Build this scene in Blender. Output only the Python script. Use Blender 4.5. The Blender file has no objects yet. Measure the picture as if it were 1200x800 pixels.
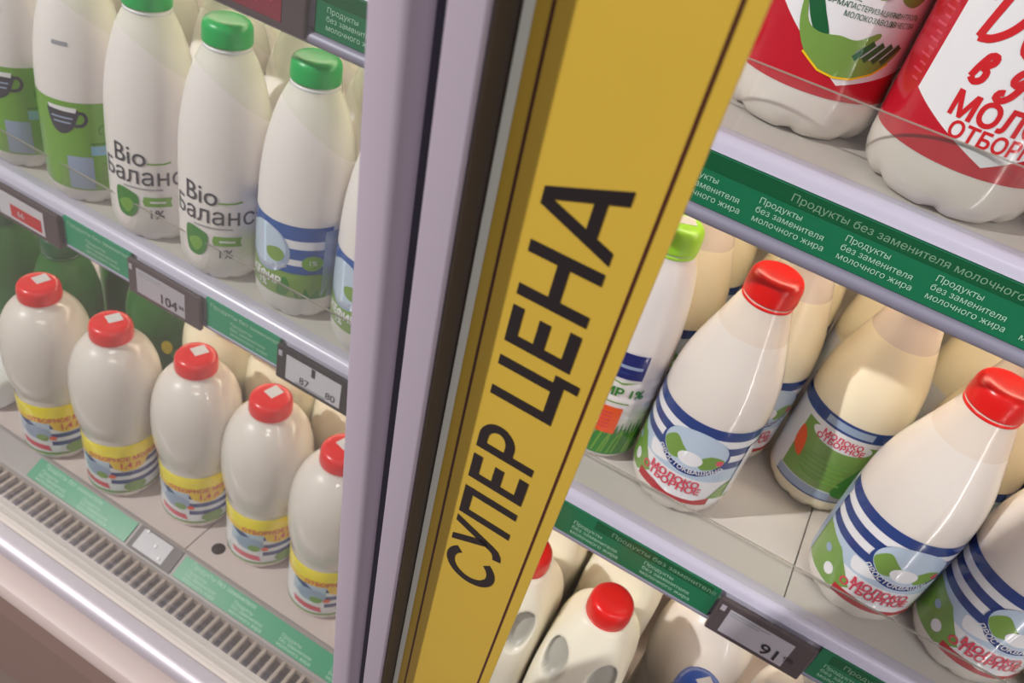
import bpy, bmesh, math, random
from mathutils import Matrix, Vector
random.seed(7)
S = bpy.context.scene
COL = S.collection
PI = math.pi

# ------------------------------------------------------------------ camera
CZ = 1.2
cam_d = bpy.data.cameras.new('camera'); cam_d.sensor_width = 36.0
cam_d.lens = 36.0 * 983.6 / 1200.0
cam_d.clip_start = 0.01
cam_d.dof.use_dof = True; cam_d.dof.focus_distance = 0.47; cam_d.dof.aperture_fstop = 14.0
cam = bpy.data.objects.new('camera', cam_d); COL.objects.link(cam)
R = ((0.85732677, 0.4505585, -0.2489736), (0.46677658, -0.47648804, 0.74503609), (0.2170494, -0.75495443, -0.61881611))
cam.matrix_world = Matrix([[R[i][0], -R[i][1], -R[i][2], (0, 0, CZ)[i]] for i in range(3)] + [[0, 0, 0, 1]])
S.camera = cam

# ------------------------------------------------------------------ light
S.view_settings.view_transform = 'Standard'
S.view_settings.look = 'None'
S.view_settings.gamma = 1.0
S.view_settings.use_curve_mapping = False
S.view_settings.exposure = 0.0
S.cycles.caustics_reflective = False; S.cycles.caustics_refractive = False
world = bpy.data.worlds.new('store'); S.world = world; world.use_nodes = True
bg = world.node_tree.nodes['Background']
bg.inputs[0].default_value = (0.84, 0.80, 0.86, 1); bg.inputs[1].default_value = 0.38

def area_light(name, loc, target, sx, sy, power, color):
    d = bpy.data.lights.new(name, 'AREA'); d.shape = 'RECTANGLE'; d.size = sx; d.size_y = sy
    d.energy = power; d.color = color
    o = bpy.data.objects.new(name, d); COL.objects.link(o)
    o.location = loc
    o.rotation_euler = (Vector(target) - Vector(loc)).to_track_quat('-Z', 'Y').to_euler()
    return o
# ceiling luminaire of the aisle, up to the left of the refrigerator
area_light('ceiling_luminaire', (-2.05, -1.45, 2.75), (-0.1, 0.3, 0.9), 0.07, 0.07, 120, (1.0, 0.96, 0.93))
# ceiling luminaire further right, over the shopper
area_light('ceiling_luminaire_far', (1.1, -1.3, 2.9), (0.0, 0.4, 0.8), 1.2, 0.3, 16, (1.0, 0.95, 0.92))

# ------------------------------------------------------------------ materials
def lin(c):
    return tuple(((v / 255.0) / 12.92 if v <= 10 else (((v / 255.0) + 0.055) / 1.055) ** 2.4) for v in c)
MATS = {}
def mat(name, rgb, rough=0.5, metal=0.0, spec=0.5, coat=0.0, noise=0.0, nscale=40.0, bump=0.0, emit=None, estr=0.0, sss=0.0):
    m = bpy.data.materials.new(name); m.use_nodes = True
    nt = m.node_tree; b = nt.nodes['Principled BSDF']
    c = lin(rgb)
    b.inputs['Base Color'].default_value = (*c, 1)
    b.inputs['Roughness'].default_value = rough; b.inputs['Metallic'].default_value = metal
    b.inputs['Specular IOR Level'].default_value = spec
    if name.startswith('lab_') and not coat: coat = 0.5
    b.inputs['Coat Weight'].default_value = coat; b.inputs['Coat Roughness'].default_value = 0.04
    if sss:
        b.inputs['Subsurface Weight'].default_value = sss
        b.inputs['Subsurface Radius'].default_value = (1.0, 0.9, 0.6)
        b.inputs['Subsurface Scale'].default_value = 0.008
    if emit:
        b.inputs['Emission Color'].default_value = (*emit, 1); b.inputs['Emission Strength'].default_value = estr
    if noise or bump:
        tc = nt.nodes.new('ShaderNodeTexCoord'); tx = nt.nodes.new('ShaderNodeTexNoise')
        tx.inputs['Scale'].default_value = nscale; tx.inputs['Detail'].default_value = 4
        nt.links.new(tc.outputs['Object'], tx.inputs['Vector'])
        if noise:
            mx = nt.nodes.new('ShaderNodeMix'); mx.data_type = 'RGBA'
            mx.inputs['A'].default_value = (*[v * (1 - noise) for v in c], 1)
            mx.inputs['B'].default_value = (*[min(1, v * (1 + noise)) for v in c], 1)
            nt.links.new(tx.outputs['Fac'], mx.inputs['Factor']); nt.links.new(mx.outputs['Result'], b.inputs['Base Color'])
        if bump:
            bp = nt.nodes.new('ShaderNodeBump'); bp.inputs['Strength'].default_value = bump; bp.inputs['Distance'].default_value = 0.001
            nt.links.new(tx.outputs['Fac'], bp.inputs['Height']); nt.links.new(bp.outputs['Normal'], b.inputs['Normal'])
    MATS[name] = m
    return m
def clear_mat(name, tint, haze, haze_rgb=(225, 220, 225), ior=1.45, smear=0.0):
    m = bpy.data.materials.new(name); m.use_nodes = True
    nt = m.node_tree; nt.nodes.clear(); N = nt.nodes.new; L = nt.links.new
    out = N('ShaderNodeOutputMaterial'); tr = N('ShaderNodeBsdfTransparent'); tr.inputs[0].default_value = (*tint, 1)
    gl = N('ShaderNodeBsdfGlossy'); gl.inputs['Roughness'].default_value = 0.03
    lw = N('ShaderNodeLayerWeight'); lw.inputs['Blend'].default_value = 0.5
    pw = N('ShaderNodeMath'); pw.operation = 'POWER'; pw.inputs[1].default_value = 5.0; L(lw.outputs['Facing'], pw.inputs[0])
    fr = N('ShaderNodeMapRange'); fr.inputs['To Min'].default_value = ((ior - 1) / (ior + 1)) ** 2; fr.inputs['To Max'].default_value = 0.3; L(pw.outputs[0], fr.inputs[0])
    m1 = N('ShaderNodeMixShader'); L(fr.outputs[0], m1.inputs[0]); L(tr.outputs[0], m1.inputs[1]); L(gl.outputs[0], m1.inputs[2])
    last = m1
    if haze:
        df = N('ShaderNodeBsdfDiffuse'); df.inputs[0].default_value = (*lin(haze_rgb), 1)
        m2 = N('ShaderNodeMixShader'); m2.inputs[0].default_value = haze
        if smear:
            tc = N('ShaderNodeTexCoord'); mp = N('ShaderNodeMapping'); mp.inputs['Scale'].default_value = (6, 6, 2.2)
            tx = N('ShaderNodeTexNoise'); tx.inputs['Scale'].default_value = 2.0; tx.inputs['Detail'].default_value = 3
            mr = N('ShaderNodeMapRange'); mr.inputs['From Min'].default_value = 0.3; mr.inputs['From Max'].default_value = 0.75
            mr.inputs['To Min'].default_value = haze * (1 - smear); mr.inputs['To Max'].default_value = haze * (1 + smear)
            L(tc.outputs['Object'], mp.inputs[0]); L(mp.outputs[0], tx.inputs['Vector']); L(tx.outputs['Fac'], mr.inputs[0]); L(mr.outputs[0], m2.inputs[0])
        L(m1.outputs[0], m2.inputs[1]); L(df.outputs[0], m2.inputs[2]); last = m2
    L(last.outputs[0], out.inputs[0])
    MATS[name] = m
    return m
mat('milk', (225, 217, 210), 0.30, spec=0.4, coat=0.8, sss=0.25)
mat('milk_warm_lit', (238, 228, 202), 0.30, spec=0.4, coat=0.5, sss=0.25)  # milk copy for rear rows, warm lamp glow put into its colour
mat('milk_bio', (229, 223, 221), 0.3, spec=0.45, sss=0.2)
mat('neck', (224, 211, 199), 0.15, spec=0.6)
mat('neck_bio', (225, 222, 212), 0.25, spec=0.5)
mat('hdpe', (238, 232, 214), 0.35, spec=0.4, sss=0.3)
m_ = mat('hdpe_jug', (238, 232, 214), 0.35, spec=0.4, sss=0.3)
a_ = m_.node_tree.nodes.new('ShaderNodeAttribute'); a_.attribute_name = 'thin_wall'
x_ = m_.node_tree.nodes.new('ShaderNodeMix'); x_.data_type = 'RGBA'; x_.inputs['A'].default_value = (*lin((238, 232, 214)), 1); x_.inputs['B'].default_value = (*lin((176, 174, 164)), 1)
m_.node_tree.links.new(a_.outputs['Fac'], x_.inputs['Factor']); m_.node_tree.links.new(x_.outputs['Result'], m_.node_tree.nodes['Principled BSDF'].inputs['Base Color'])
mat('cap_red', (228, 24, 22), 0.28, spec=0.5)
mat('cap_green', (0, 172, 84), 0.36, spec=0.5)
mat('cap_lime', (165, 224, 62), 0.3, spec=0.5)
mat('cap_blue', (40, 82, 170), 0.3, spec=0.5)
mat('cap_white', (236, 232, 222), 0.3, spec=0.5)
mat('lab_white', (232, 232, 236), 0.25)
mat('lab_blue', (34, 62, 128), 0.25)
mat('lab_kblue', (10, 82, 160), 0.25)
mat('lab_navy', (18, 34, 110), 0.25)
mat('lab_sky', (184, 202, 222), 0.25)
mat('lab_grass', (118, 156, 72), 0.25)
mat('lab_grass_d', (48, 128, 44), 0.25)
mat('lab_pink', (214, 70, 92), 0.25)
mat('lab_red', (178, 38, 46), 0.25)
mat('lab_crimson', (190, 24, 44), 0.2, noise=0.12, nscale=90)
mat('lab_orange', (235, 88, 32), 0.3)
mat('lab_yellow', (255, 234, 10), 0.25)
mat('lab_gold', (246, 200, 26), 0.25)
mat('lab_green', (110, 164, 58), 0.3)
mat('lab_dark', (52, 58, 70), 0.3)
mat('lab_bluegrey', (150, 168, 196), 0.3)
mat('lab_lightblue', (132, 186, 216), 0.3)
mat('lab_grey', (150, 152, 158), 0.3)
mat('lab_darkgreen', (20, 92, 52), 0.3)
mat('lab_redtext', (205, 32, 40), 0.3)
mat('sticker', (214, 210, 210), 0.4)
mat('yellow', (196, 164, 58), 0.42, noise=0.05, nscale=14)
mat('yellow_black', (26, 20, 24), 0.4)
mat('line_brown', (66, 22, 20), 0.4)
mat('lavender', (168, 158, 172), 0.42, spec=0.4, noise=0.02, nscale=6)
mat('brown_gasket', (58, 46, 38), 0.6)
mat('black', (16, 14, 14), 0.6)
mat('bead', (238, 242, 232), 0.4)
mat('groove_shade', (44, 42, 58), 0.6)  # dark tone standing in for the shade inside the stile groove
mat('shelf', (206, 200, 196), 0.35, noise=0.03, nscale=8)
mat('shelf_lip', (196, 192, 212), 0.28, spec=0.5)
mat('rail_grey', (140, 138, 158), 0.5, spec=0.5, metal=0.2)
mat('strip_green', (20, 146, 106), 0.3)
mat('strip_green_deep', (14, 112, 76), 0.3)
mat('strip_dark', (10, 88, 54), 0.22)
mat('strip_text', (166, 212, 188), 0.4)
mat('strip_text_dim', (120, 164, 134), 0.4)
mat('tag_grey', (78, 68, 72), 0.45)
mat('tag_black', (38, 38, 42), 0.45)
mat('tag_screen', (176, 172, 182), 0.3)
mat('tag_screen_w', (200, 198, 206), 0.3)
mat('tag_text', (34, 34, 40), 0.4)
mat('tag_red', (190, 40, 44), 0.3)
mat('tag_redscreen', (130, 46, 60), 0.25)
mat('deck', (206, 192, 190), 0.45, noise=0.04, nscale=10)
mat('deck_holder', (150, 142, 142), 0.4)
mat('slat', (172, 158, 148), 0.45)
mat('grille_dark', (58, 48, 42), 0.8)
mat('ledge', (214, 206, 202), 0.45)
mat('chrome', (190, 184, 192), 0.5, metal=0.45)
mat('bumper', (186, 170, 166), 0.5)
mat('lower_brown', (128, 106, 98), 0.6)
mat('floor', (120, 104, 96), 0.5, noise=0.1, nscale=3)
mat('back_panel', (205, 196, 180), 0.5)
mat('hole', (20, 16, 14), 0.8)
mat('green_pack', (40, 104, 38), 0.35, noise=0.25, nscale=60)
mat('led', (255, 240, 215), 0.5, emit=(1.0, 0.90, 0.68), estr=15.0)
mat('led_cool', (255, 250, 245), 0.5, emit=(1.0, 0.97, 0.92), estr=30.0)
clear_mat('glass_hazy', (0.94, 0.95, 0.94), 0.035, (214, 204, 206), smear=0.45)
clear_mat('glass_clear', (0.985, 0.985, 0.985), 0.0, ior=1.18)
clear_mat('acrylic', (0.97, 0.98, 0.97), 0.03, (225, 220, 215))
clear_mat('acrylic_edge', (0.75, 0.75, 0.72), 0.35, (206, 200, 190))

# ------------------------------------------------------------------ helpers
def mesh_obj(name, verts, faces, mats, parent=None, fm=None, smooth=False, auto=None):
    me = bpy.data.meshes.new(name); me.from_pydata(verts, [], faces)
    if not isinstance(mats, (list, tuple)): mats = [mats]
    for m in mats: me.materials.append(MATS[m])
    if fm: me.polygons.foreach_set('material_index', fm)
    if smooth: me.polygons.foreach_set('use_smooth', [True] * len(me.polygons))
    me.update()
    return link(name, me, parent)
def link(name, me, parent=None):
    o = bpy.data.objects.new(name, me); COL.objects.link(o)
    if parent: o.parent = parent
    return o
def empty(name, loc=(0, 0, 0), rz=0.0):
    o = bpy.data.objects.new(name, None); o.empty_display_size = 0.05; COL.objects.link(o)
    o.location = loc; o.rotation_euler = (0, 0, rz)
    return o
def tag(o, label=None, cat=None, group=None, kind=None):
    if label: o['label'] = label
    if cat: o['category'] = cat
    if group: o['group'] = group
    if kind: o['kind'] = kind
    return o
def copy_tree(o, parent=None):
    c = o.copy(); COL.objects.link(c); c.parent = parent
    for ch in o.children: copy_tree(ch, c)
    return c
def box(name, x0, x1, y0, y1, z0, z1, m, parent=None, bev=0.0):
    bm = bmesh.new(); bmesh.ops.create_cube(bm, size=1.0)
    for v in bm.verts:
        v.co = Vector(((x0 + x1) / 2 + v.co.x * (x1 - x0), (y0 + y1) / 2 + v.co.y * (y1 - y0), (z0 + z1) / 2 + v.co.z * (z1 - z0)))
    if bev: bmesh.ops.bevel(bm, geom=bm.edges[:], offset=bev, segments=2, affect='EDGES', profile=0.5)
    me = bpy.data.meshes.new(name); bm.to_mesh(me); bm.free(); me.materials.append(MATS[m])
    return link(name, me, parent)
def prism_x(name, pts, x0, x1, m, parent=None, smooth=False):
    n = len(pts)
    v = [(x0, y, z) for y, z in pts] + [(x1, y, z) for y, z in pts]
    f = [(i, (i + 1) % n, n + (i + 1) % n, n + i) for i in range(n)] + [tuple(range(n))[::-1], tuple(range(n, 2 * n))]
    o = mesh_obj(name, v, f, m, parent)
    bm = bmesh.new(); bm.from_mesh(o.data); bmesh.ops.recalc_face_normals(bm, faces=bm.faces); bm.to_mesh(o.data); bm.free()
    if smooth: smooth_angle(o)
    return o
def prism_z(name, pts, z0, z1, m, parent=None, smooth=False):
    n = len(pts)
    v = [(x, y, z0) for x, y in pts] + [(x, y, z1) for x, y in pts]
    f = [(i, (i + 1) % n, n + (i + 1) % n, n + i) for i in range(n)] + [tuple(range(n))[::-1], tuple(range(n, 2 * n))]
    o = mesh_obj(name, v, f, m, parent)
    bm = bmesh.new(); bm.from_mesh(o.data); bmesh.ops.recalc_face_normals(bm, faces=bm.faces); bm.to_mesh(o.data); bm.free()
    if smooth: smooth_angle(o)
    return o
def smooth_angle(o, ang=35):
    me = o.data
    me.polygons.foreach_set('use_smooth', [True] * len(me.polygons))
    bm = bmesh.new(); bm.from_mesh(me)
    for e in bm.edges:
        if len(e.link_faces) == 2 and e.calc_face_angle(0) > math.radians(ang): e.smooth = False
    bm.to_mesh(me); bm.free()

from mathutils.geometry import delaunay_2d_cdt, interpolate_bezier
_TC = {}
def _area(p): return 0.5 * sum(p[i - 1][0] * p[i][1] - p[i][0] * p[i - 1][1] for i in range(len(p)))
def _inside(pt, poly):
    x, y = pt; r = False
    for i in range(len(poly)):
        (ax, ay), (bx, by) = poly[i], poly[i - 1]
        if (ay > y) != (by > y) and x < (bx - ax) * (y - ay) / (by - ay) + ax: r = not r
    return r
def _grow(p, d):
    """move a closed outline outwards (counter-clockwise outlines grow, clockwise holes shrink)"""
    n = len(p); out = []
    for i in range(n):
        a, b, c = Vector(p[i - 1]), Vector(p[i]), Vector(p[(i + 1) % n])
        e1 = (b - a).normalized(); e2 = (c - b).normalized()
        n1 = Vector((e1.y, -e1.x)); n2 = Vector((e2.y, -e2.x)); m = n1 + n2
        if m.length < 1e-6: m = n1
        m.normalize(); k = d / max(0.5, m.dot(n1))
        out.append((b.x + m.x * k, b.y + m.y * k))
    return out
def text_mesh(s, size, shear=0.0, offset=0.0, align='CENTER', spacing=1.0, sx=1.0):
    """flat outline of a word in Blender's own font as (verts, faces); each outline is filled on its own"""
    key = (s, size, shear, offset, align, spacing, sx)
    if key in _TC: return _TC[key]
    c = bpy.data.curves.new('txt', 'FONT'); c.body = s; c.size = 1.0; c.shear = shear
    c.align_x = align; c.align_y = 'CENTER'; c.space_character = spacing
    o = bpy.data.objects.new('txt', c); COL.objects.link(o)
    bpy.context.view_layer.update()
    dg = bpy.context.evaluated_depsgraph_get()
    cu = o.evaluated_get(dg).to_curve(dg)
    polys = []
    for sp in cu.splines:
        pts = []
        bp = sp.bezier_points; n = len(bp)
        for i in range(n):
            a, b = bp[i], bp[(i + 1) % n]
            h1, h2 = a.handle_right, b.handle_left
            straight = abs((h1 - a.co).cross(b.co - a.co).z) < 1e-6 and abs((h2 - a.co).cross(b.co - a.co).z) < 1e-6
            seg = [a.co] if straight else interpolate_bezier(a.co, h1, h2, b.co, 5)[:-1]
            for q in seg:
                if not pts or (q.x - pts[-1][0]) ** 2 + (q.y - pts[-1][1]) ** 2 > 1e-8: pts.append((q.x, q.y))
        if len(pts) > 2: polys.append(pts)
    o.evaluated_get(dg).to_curve_clear()
    bpy.data.objects.remove(o); bpy.data.curves.remove(c)
    V = []; F = []
    if polys:
        groups = []                                   # outlines that overlap sideways belong to one glyph
        for p in sorted(polys, key=lambda p: min(q[0] for q in p)):
            x0 = min(q[0] for q in p); x1 = max(q[0] for q in p)
            if groups and x0 < groups[-1][1]: groups[-1][0].append(p); groups[-1][1] = max(groups[-1][1], x1)
            else: groups.append([[p], x1])
        for g, _ in groups:
            if _area(max(g, key=lambda p: abs(_area(p)))) < 0: g = [p[::-1] for p in g]
            if offset: g = [_grow(p, offset / size) for p in g]
            vs = []; es = []
            for p in g:
                b0 = len(vs); vs += [Vector(q) for q in p]; es += [(b0 + k, b0 + (k + 1) % len(p)) for k in range(len(p))]
            ov, _e, of = delaunay_2d_cdt(vs, es, [], 0, 1e-6)[:3]
            base = len(V); V += [(q.x * sx * size, q.y * size) for q in ov]
            for t in of:
                cx = sum(ov[k].x for k in t) / 3; cy = sum(ov[k].y for k in t) / 3
                wn = 0
                for p in g:
                    for k in range(len(p)):
                        (ax, ay), (bx, by) = p[k - 1], p[k]
                        if (ay > cy) != (by > cy) and cx < (bx - ax) * (cy - ay) / (by - ay) + ax: wn += 1 if by > ay else -1
                if wn:
                    a, b, d = (ov[k] for k in t)
                    cr = (b.x - a.x) * (d.y - a.y) - (b.y - a.y) * (d.x - a.x)
                    F.append(tuple(base + k for k in (t if cr > 0 else t[::-1])))
    _TC[key] = (V, F)
    return V, F

class Print:
    """flat print: layered 2-D shapes in (u, v) that are wrapped round a bottle"""
    def __init__(self, rref, prof):
        self.r = rref; self.prof = prof; self.sh = []
    def poly(self, pts, m, layer=1): self.sh.append(([tuple(p) for p in pts], [tuple(range(len(pts)))], m, layer, True)); return self
    def blob(self, pts, m, layer=1):
        n = len(pts); out = []
        for i in range(n):
            a, b, c, d = pts[i - 1], pts[i], pts[(i + 1) % n], pts[(i + 2) % n]
            for k in range(5):
                t = k / 5
                out.append(tuple(0.5 * (2 * q + (r_ - p_) * t + (2 * p_ - 5 * q + 4 * r_ - w_) * t * t + (3 * q - p_ - 3 * r_ + w_) * t ** 3) for p_, q, r_, w_ in zip(a, b, c, d)))
        return self.poly(out, m, layer)
    def rect(self, u0, u1, v0, v1, m, layer=1): return self.poly([(u0, v0), (u1, v0), (u1, v1), (u0, v1)], m, layer)
    def ring(self, v0, v1, m, layer=0):
        c = PI * self.r
        return self.rect(-c, c, v0, v1, m, layer)
    def ell(self, u, v, a, b, m, layer=2, n=36, rot=0.0):
        return self.poly([(u + a * math.cos(t) * math.cos(rot) - b * math.sin(t) * math.sin(rot), v + a * math.cos(t) * math.sin(rot) + b * math.sin(t) * math.cos(rot)) for t in (2 * PI * i / n for i in range(n))], m, layer)
    def text(self, s, u, v, size, m, layer=4, shear=0.0, offset=0.0, sx=1.0, arc=None, rot=0.0, spacing=1.0):
        V, F = text_mesh(s, size, shear, offset, 'CENTER', spacing, sx)
        if arc:
            V = [(arc_x(x, y, arc)) for x, y in V]
        V = [(u + x * math.cos(rot) - y * math.sin(rot), v + x * math.sin(rot) + y * math.cos(rot)) for x, y in V]
        self.sh.append((V, F, m, layer, False)); return self
    def stroke(self, pts, w, m, layer=3):
        L = []; Rr = []
        for i, p in enumerate(pts):
            a = Vector(pts[max(0, i - 1)]); b = Vector(pts[min(len(pts) - 1, i + 1)])
            d = (b - a).normalized(); nrm = Vector((-d.y, d.x)) * w / 2
            L.append((p[0] + nrm.x, p[1] + nrm.y)); Rr.append((p[0] - nrm.x, p[1] - nrm.y))
        n = len(pts)
        self.sh.append((L + Rr, [(i, i + 1, n + i + 1, n + i) for i in range(n - 1)], m, layer, True)); return self
    def build(self, name, parent):
        names = []; verts = []; faces = []; fm = []
        for V, F, m, layer, cut in self.sh:
            if m not in names: names.append(m)
            bm = bmesh.new()
            bv = [bm.verts.new((x, y, 0)) for x, y in V]
            for f in F:
                try: bm.faces.new([bv[i] for i in f])
                except ValueError: pass
            us = [v.co.x for v in bm.verts]; vs = [v.co.y for v in bm.verts]
            if cut or (max(us) - min(us)) > 0.0:
                bmesh.ops.triangulate(bm, faces=bm.faces[:])
                st = 0.0045 if cut else 0.006
                k = math.ceil(min(us) / st)
                while k * st < max(us):
                    bmesh.ops.bisect_plane(bm, geom=bm.verts[:] + bm.edges[:] + bm.faces[:], plane_co=(k * st, 0, 0), plane_no=(1, 0, 0)); k += 1
                if cut:
                    st = 0.008; k = math.ceil(min(vs) / st)
                    while k * st < max(vs):
                        bmesh.ops.bisect_plane(bm, geom=bm.verts[:] + bm.edges[:] + bm.faces[:], plane_co=(0, k * st, 0), plane_no=(0, 1, 0)); k += 1
            base = len(verts)
            bm.verts.index_update()
            for v in bm.verts:
                a = v.co.x / self.r - PI / 2
                rr = self.prof(v.co.y) + 0.00030 + 0.00013 * layer
                verts.append((rr * math.cos(a), rr * math.sin(a), v.co.y))
            for f in bm.faces:
                idx = [base + v.index for v in f.verts]
                if f.normal.z < 0: idx.reverse()
                faces.append(idx); fm.append(names.index(m))
            bm.free()
        return mesh_obj(name, verts, faces, names, parent, fm, smooth=True)
def arc_x(x, y, rad):
    a = x / rad
    return ((rad - y) * math.sin(a), rad - (rad - y) * math.cos(a))

def interp(prof):
    def f(z):
        if z <= prof[0][0]: return prof[0][1]
        for (a, ra), (b, rb) in zip(prof, prof[1:]):
            if z <= b: return ra + (rb - ra) * (z - a) / (b - a)
        return prof[-1][1]
    return f
def dense(prof, step=0.006):
    """smooth Catmull-Rom resampling of a bottle profile"""
    out = []
    P = [prof[0]] + list(prof) + [prof[-1]]
    for i in range(1, len(P) - 2):
        p0, p1, p2, p3 = P[i - 1], P[i], P[i + 1], P[i + 2]
        k = max(1, int(math.hypot(p2[0] - p1[0], p2[1] - p1[1]) / step))
        for j in range(k):
            t = j / k
            out.append(tuple(0.5 * (2 * b + (c - a) * t + (2 * a - 5 * b + 4 * c - d) * t * t + (3 * b - a - 3 * c + d) * t ** 3) for a, b, c, d in zip(p0, p1, p2, p3)))
    out.append(prof[-1])
    return out
def lathe(name, prof, mats, parent=None, segs=64, rmod=None, zmat=None, cap_bot=True, cap_top=True, plane=None):
    verts = []; faces = []; fm = []
    for z, r in prof:
        for i in range(segs):
            a = 2 * PI * i / segs
            rr, zz = (r, z) if not rmod else rmod(a, r, z)
            verts.append((rr * math.cos(a), rr * math.sin(a), zz))
    n = len(prof)
    for j in range(n - 1):
        zc = (prof[j][0] + prof[j + 1][0]) / 2
        for i in range(segs):
            k = (i + 1) % segs
            faces.append((j * segs + i, j * segs + k, (j + 1) * segs + k, (j + 1) * segs + i)); fm.append(1 if (zmat and zc > zmat) else 0)
    if cap_bot: faces.append(tuple(range(segs))[::-1]); fm.append(0)
    if cap_top: faces.append(tuple(range((n - 1) * segs, n * segs))); fm.append(1 if zmat else 0)
    o = mesh_obj(name, verts, faces, mats, parent, fm, smooth=True)
    if plane:
        co, no = plane
        bm = bmesh.new(); bm.from_mesh(o.data)
        bmesh.ops.bisect_plane(bm, geom=bm.verts[:] + bm.edges[:] + bm.faces[:], plane_co=co, plane_no=no)
        co = Vector(co); no = Vector(no)
        for f in bm.faces:
            f.material_index = 1 if (f.calc_center_median() - co).dot(no) > 0 else 0
        bm.to_mesh(o.data); bm.free()
    return o
def scallop(n, depth, h, lift=0.0):
    def f(a, r, z):
        if z < h:
            t = (1 - z / h)
            s = abs(math.cos(a * n / 2.0)) ** 14
            return r * (1 - depth * s * t), z + lift * s * t * t
        return r, z
    return f
def make_cap(parent, m, z, r, h, ring=True, sticker=None, ringm=None):
    pr = [(0, r * 0.985), (h * 0.08, r), (h * 0.62, r * 0.985), (h * 0.76, r * 0.955), (h * 0.88, r * 0.89), (h * 0.96, r * 0.79), (h * 0.99, r * 0.62), (h * 0.998, r * 0.35), (h, r * 0.06)]
    def ribs(a, rr, zz):
        if zz < h * 0.72: return rr * (1 - 0.012 * (0.5 + 0.5 * math.cos(a * 48))), zz
        return rr, zz
    c = lathe('cap', pr, m, parent, segs=96, rmod=ribs); c.location = (0, 0, z)
    if ring:
        g = lathe('tamper_ring', [(0, r * 0.93), (0.0005, r * 0.97), (0.0025, r * 0.97), (0.003, r * 0.93)], ringm or m, c, segs=48); g.location = (0, 0, -0.0042)
    if sticker:
        a = sticker
        V = []; k = r * 0.34
        for sx, sy in ((-1, -1), (1, -1), (1, 1), (-1, 1)):
            x, y = sx * k, sy * k * 0.85
            V.append((x * math.cos(a) - y * math.sin(a) + 0.004 * math.cos(a), x * math.sin(a) + y * math.cos(a) + 0.003, h * 0.99 + 0.0004))
        V2 = [(x, y, zz - 0.0006) for x, y, zz in V]
        s = mesh_obj('sticker', V + V2, [(0, 1, 2, 3), (4, 7, 6, 5), (0, 4, 5, 1), (1, 5, 6, 2), (2, 6, 7, 3), (3, 7, 4, 0)], 'sticker', c)
        s['label'] = 'small pale square sticker'
    return c

# ------------------------------------------------------------------ levels (m)
Z2 = CZ - 0.515      # middle shelf surface
Z3 = CZ - 0.187      # top shelf surface
ZD = CZ - 0.830      # bottom deck surface
YF = 0.480           # front of the shelves
XL, XR = -1.45, 0.95

# ------------------------------------------------------------------ setting
fl = box('floor', -4, 4, -4, 3, -0.05, 0.0, 'floor'); tag(fl, 'brown store floor in front of the refrigerator', 'floor', kind='structure')
bw = box('wall_back', XL, XR, 0.97, 1.0, 0.15, 2.05, 'back_panel'); tag(bw, 'cream inner back wall of the refrigerator', 'wall', kind='structure')
for nm, x in (('wall_left', XL - 0.04), ('wall_right', XR)):
    w_ = box(nm, x, x + 0.04, 0.30, 1.0, 0.02, 2.05, 'back_panel'); tag(w_, 'end panel of the refrigerator cabinet', 'wall', kind='structure')
cn = box('ceiling', XL, XR, 0.30, 0.97, 1.98, 2.05, 'shelf'); tag(cn, 'top panel inside the refrigerator cabinet', 'ceiling', kind='structure')

# ------------------------------------------------------------------ cabinet base, deck and grille
base = empty('refrigerator_base', (0, 0.6, 0)); base.location = (0, 0, 0)
tag(base, 'pale base of the refrigerator with deck, vent grille and metal rail', 'refrigerator')
box('deck_plate', XL, -0.4405, 0.416, 0.968, ZD - 0.004, ZD, 'deck', base)
box('deck_plate', -0.439, 0.25, 0.416, 0.968, ZD - 0.004, ZD, 'deck', base)
box('deck_plate', 0.2515, XR, 0.416, 0.968, ZD - 0.004, ZD, 'deck', base)
lathe('drain_hole', [(0, 0.0075), (0.0006, 0.0075)], 'hole', base, segs=24).location = (-0.412, 0.437, ZD)
prism_x('sign_ledge', [(0.4155, ZD), (0.412, ZD - 0.0005), (0.386, ZD - 0.0135), (0.384, ZD - 0.016), (0.384, ZD - 0.024), (0.4155, ZD - 0.024)], XL, XR, 'deck_holder', base)
box('vent_well', XL, XR, 0.350, 0.3861, ZD - 0.150, ZD - 0.140, 'grille_dark', base)
box('well_wall', XL, XR, 0.3862, 0.390, ZD - 0.150, ZD - 0.0265, 'grille_dark', base)
prism_x('front_ledge', [(0.356, ZD - 0.0175), (0.349, ZD - 0.0160), (0.3475, ZD - 0.0185), (0.342, ZD - 0.0175), (0.3405, ZD - 0.020), (0.333, ZD - 0.0195), (0.333, ZD - 0.07), (0.3505, ZD - 0.07), (0.3505, ZD - 0.021), (0.356, ZD - 0.021)], XL, XR, 'ledge', base)
prism_x('grille_edge', [(0.3875, ZD - 0.0165), (0.3835, ZD - 0.0165), (0.3835, ZD - 0.026), (0.3875, ZD - 0.026)], XL, XR, 'slat', base)
sl = None; x = -0.86; k = 0
while x < 0.12:
    if sl is None:
        sl = box('slat', -0.0020, 0.0020, 0.356, 0.3838, ZD - 0.024, ZD - 0.0175, 'slat', base, bev=0.0006); sl.location.x = x
    else:
        c = sl.copy(); COL.objects.link(c); c.location.x = x
    x += 0.0128; k += 1
pts = [(0.333, ZD - 0.018)]
for i in range(13):
    a = PI * 0.5 + PI * i / 12 * 0.95
    pts.append((0.322 + 0.011 * math.cos(a), ZD - 0.030 + 0.012 * math.sin(a)))
pts += [(0.333, ZD - 0.05)]
prism_x('metal_rail', pts, XL, XR, 'chrome', base, smooth=True)
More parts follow.
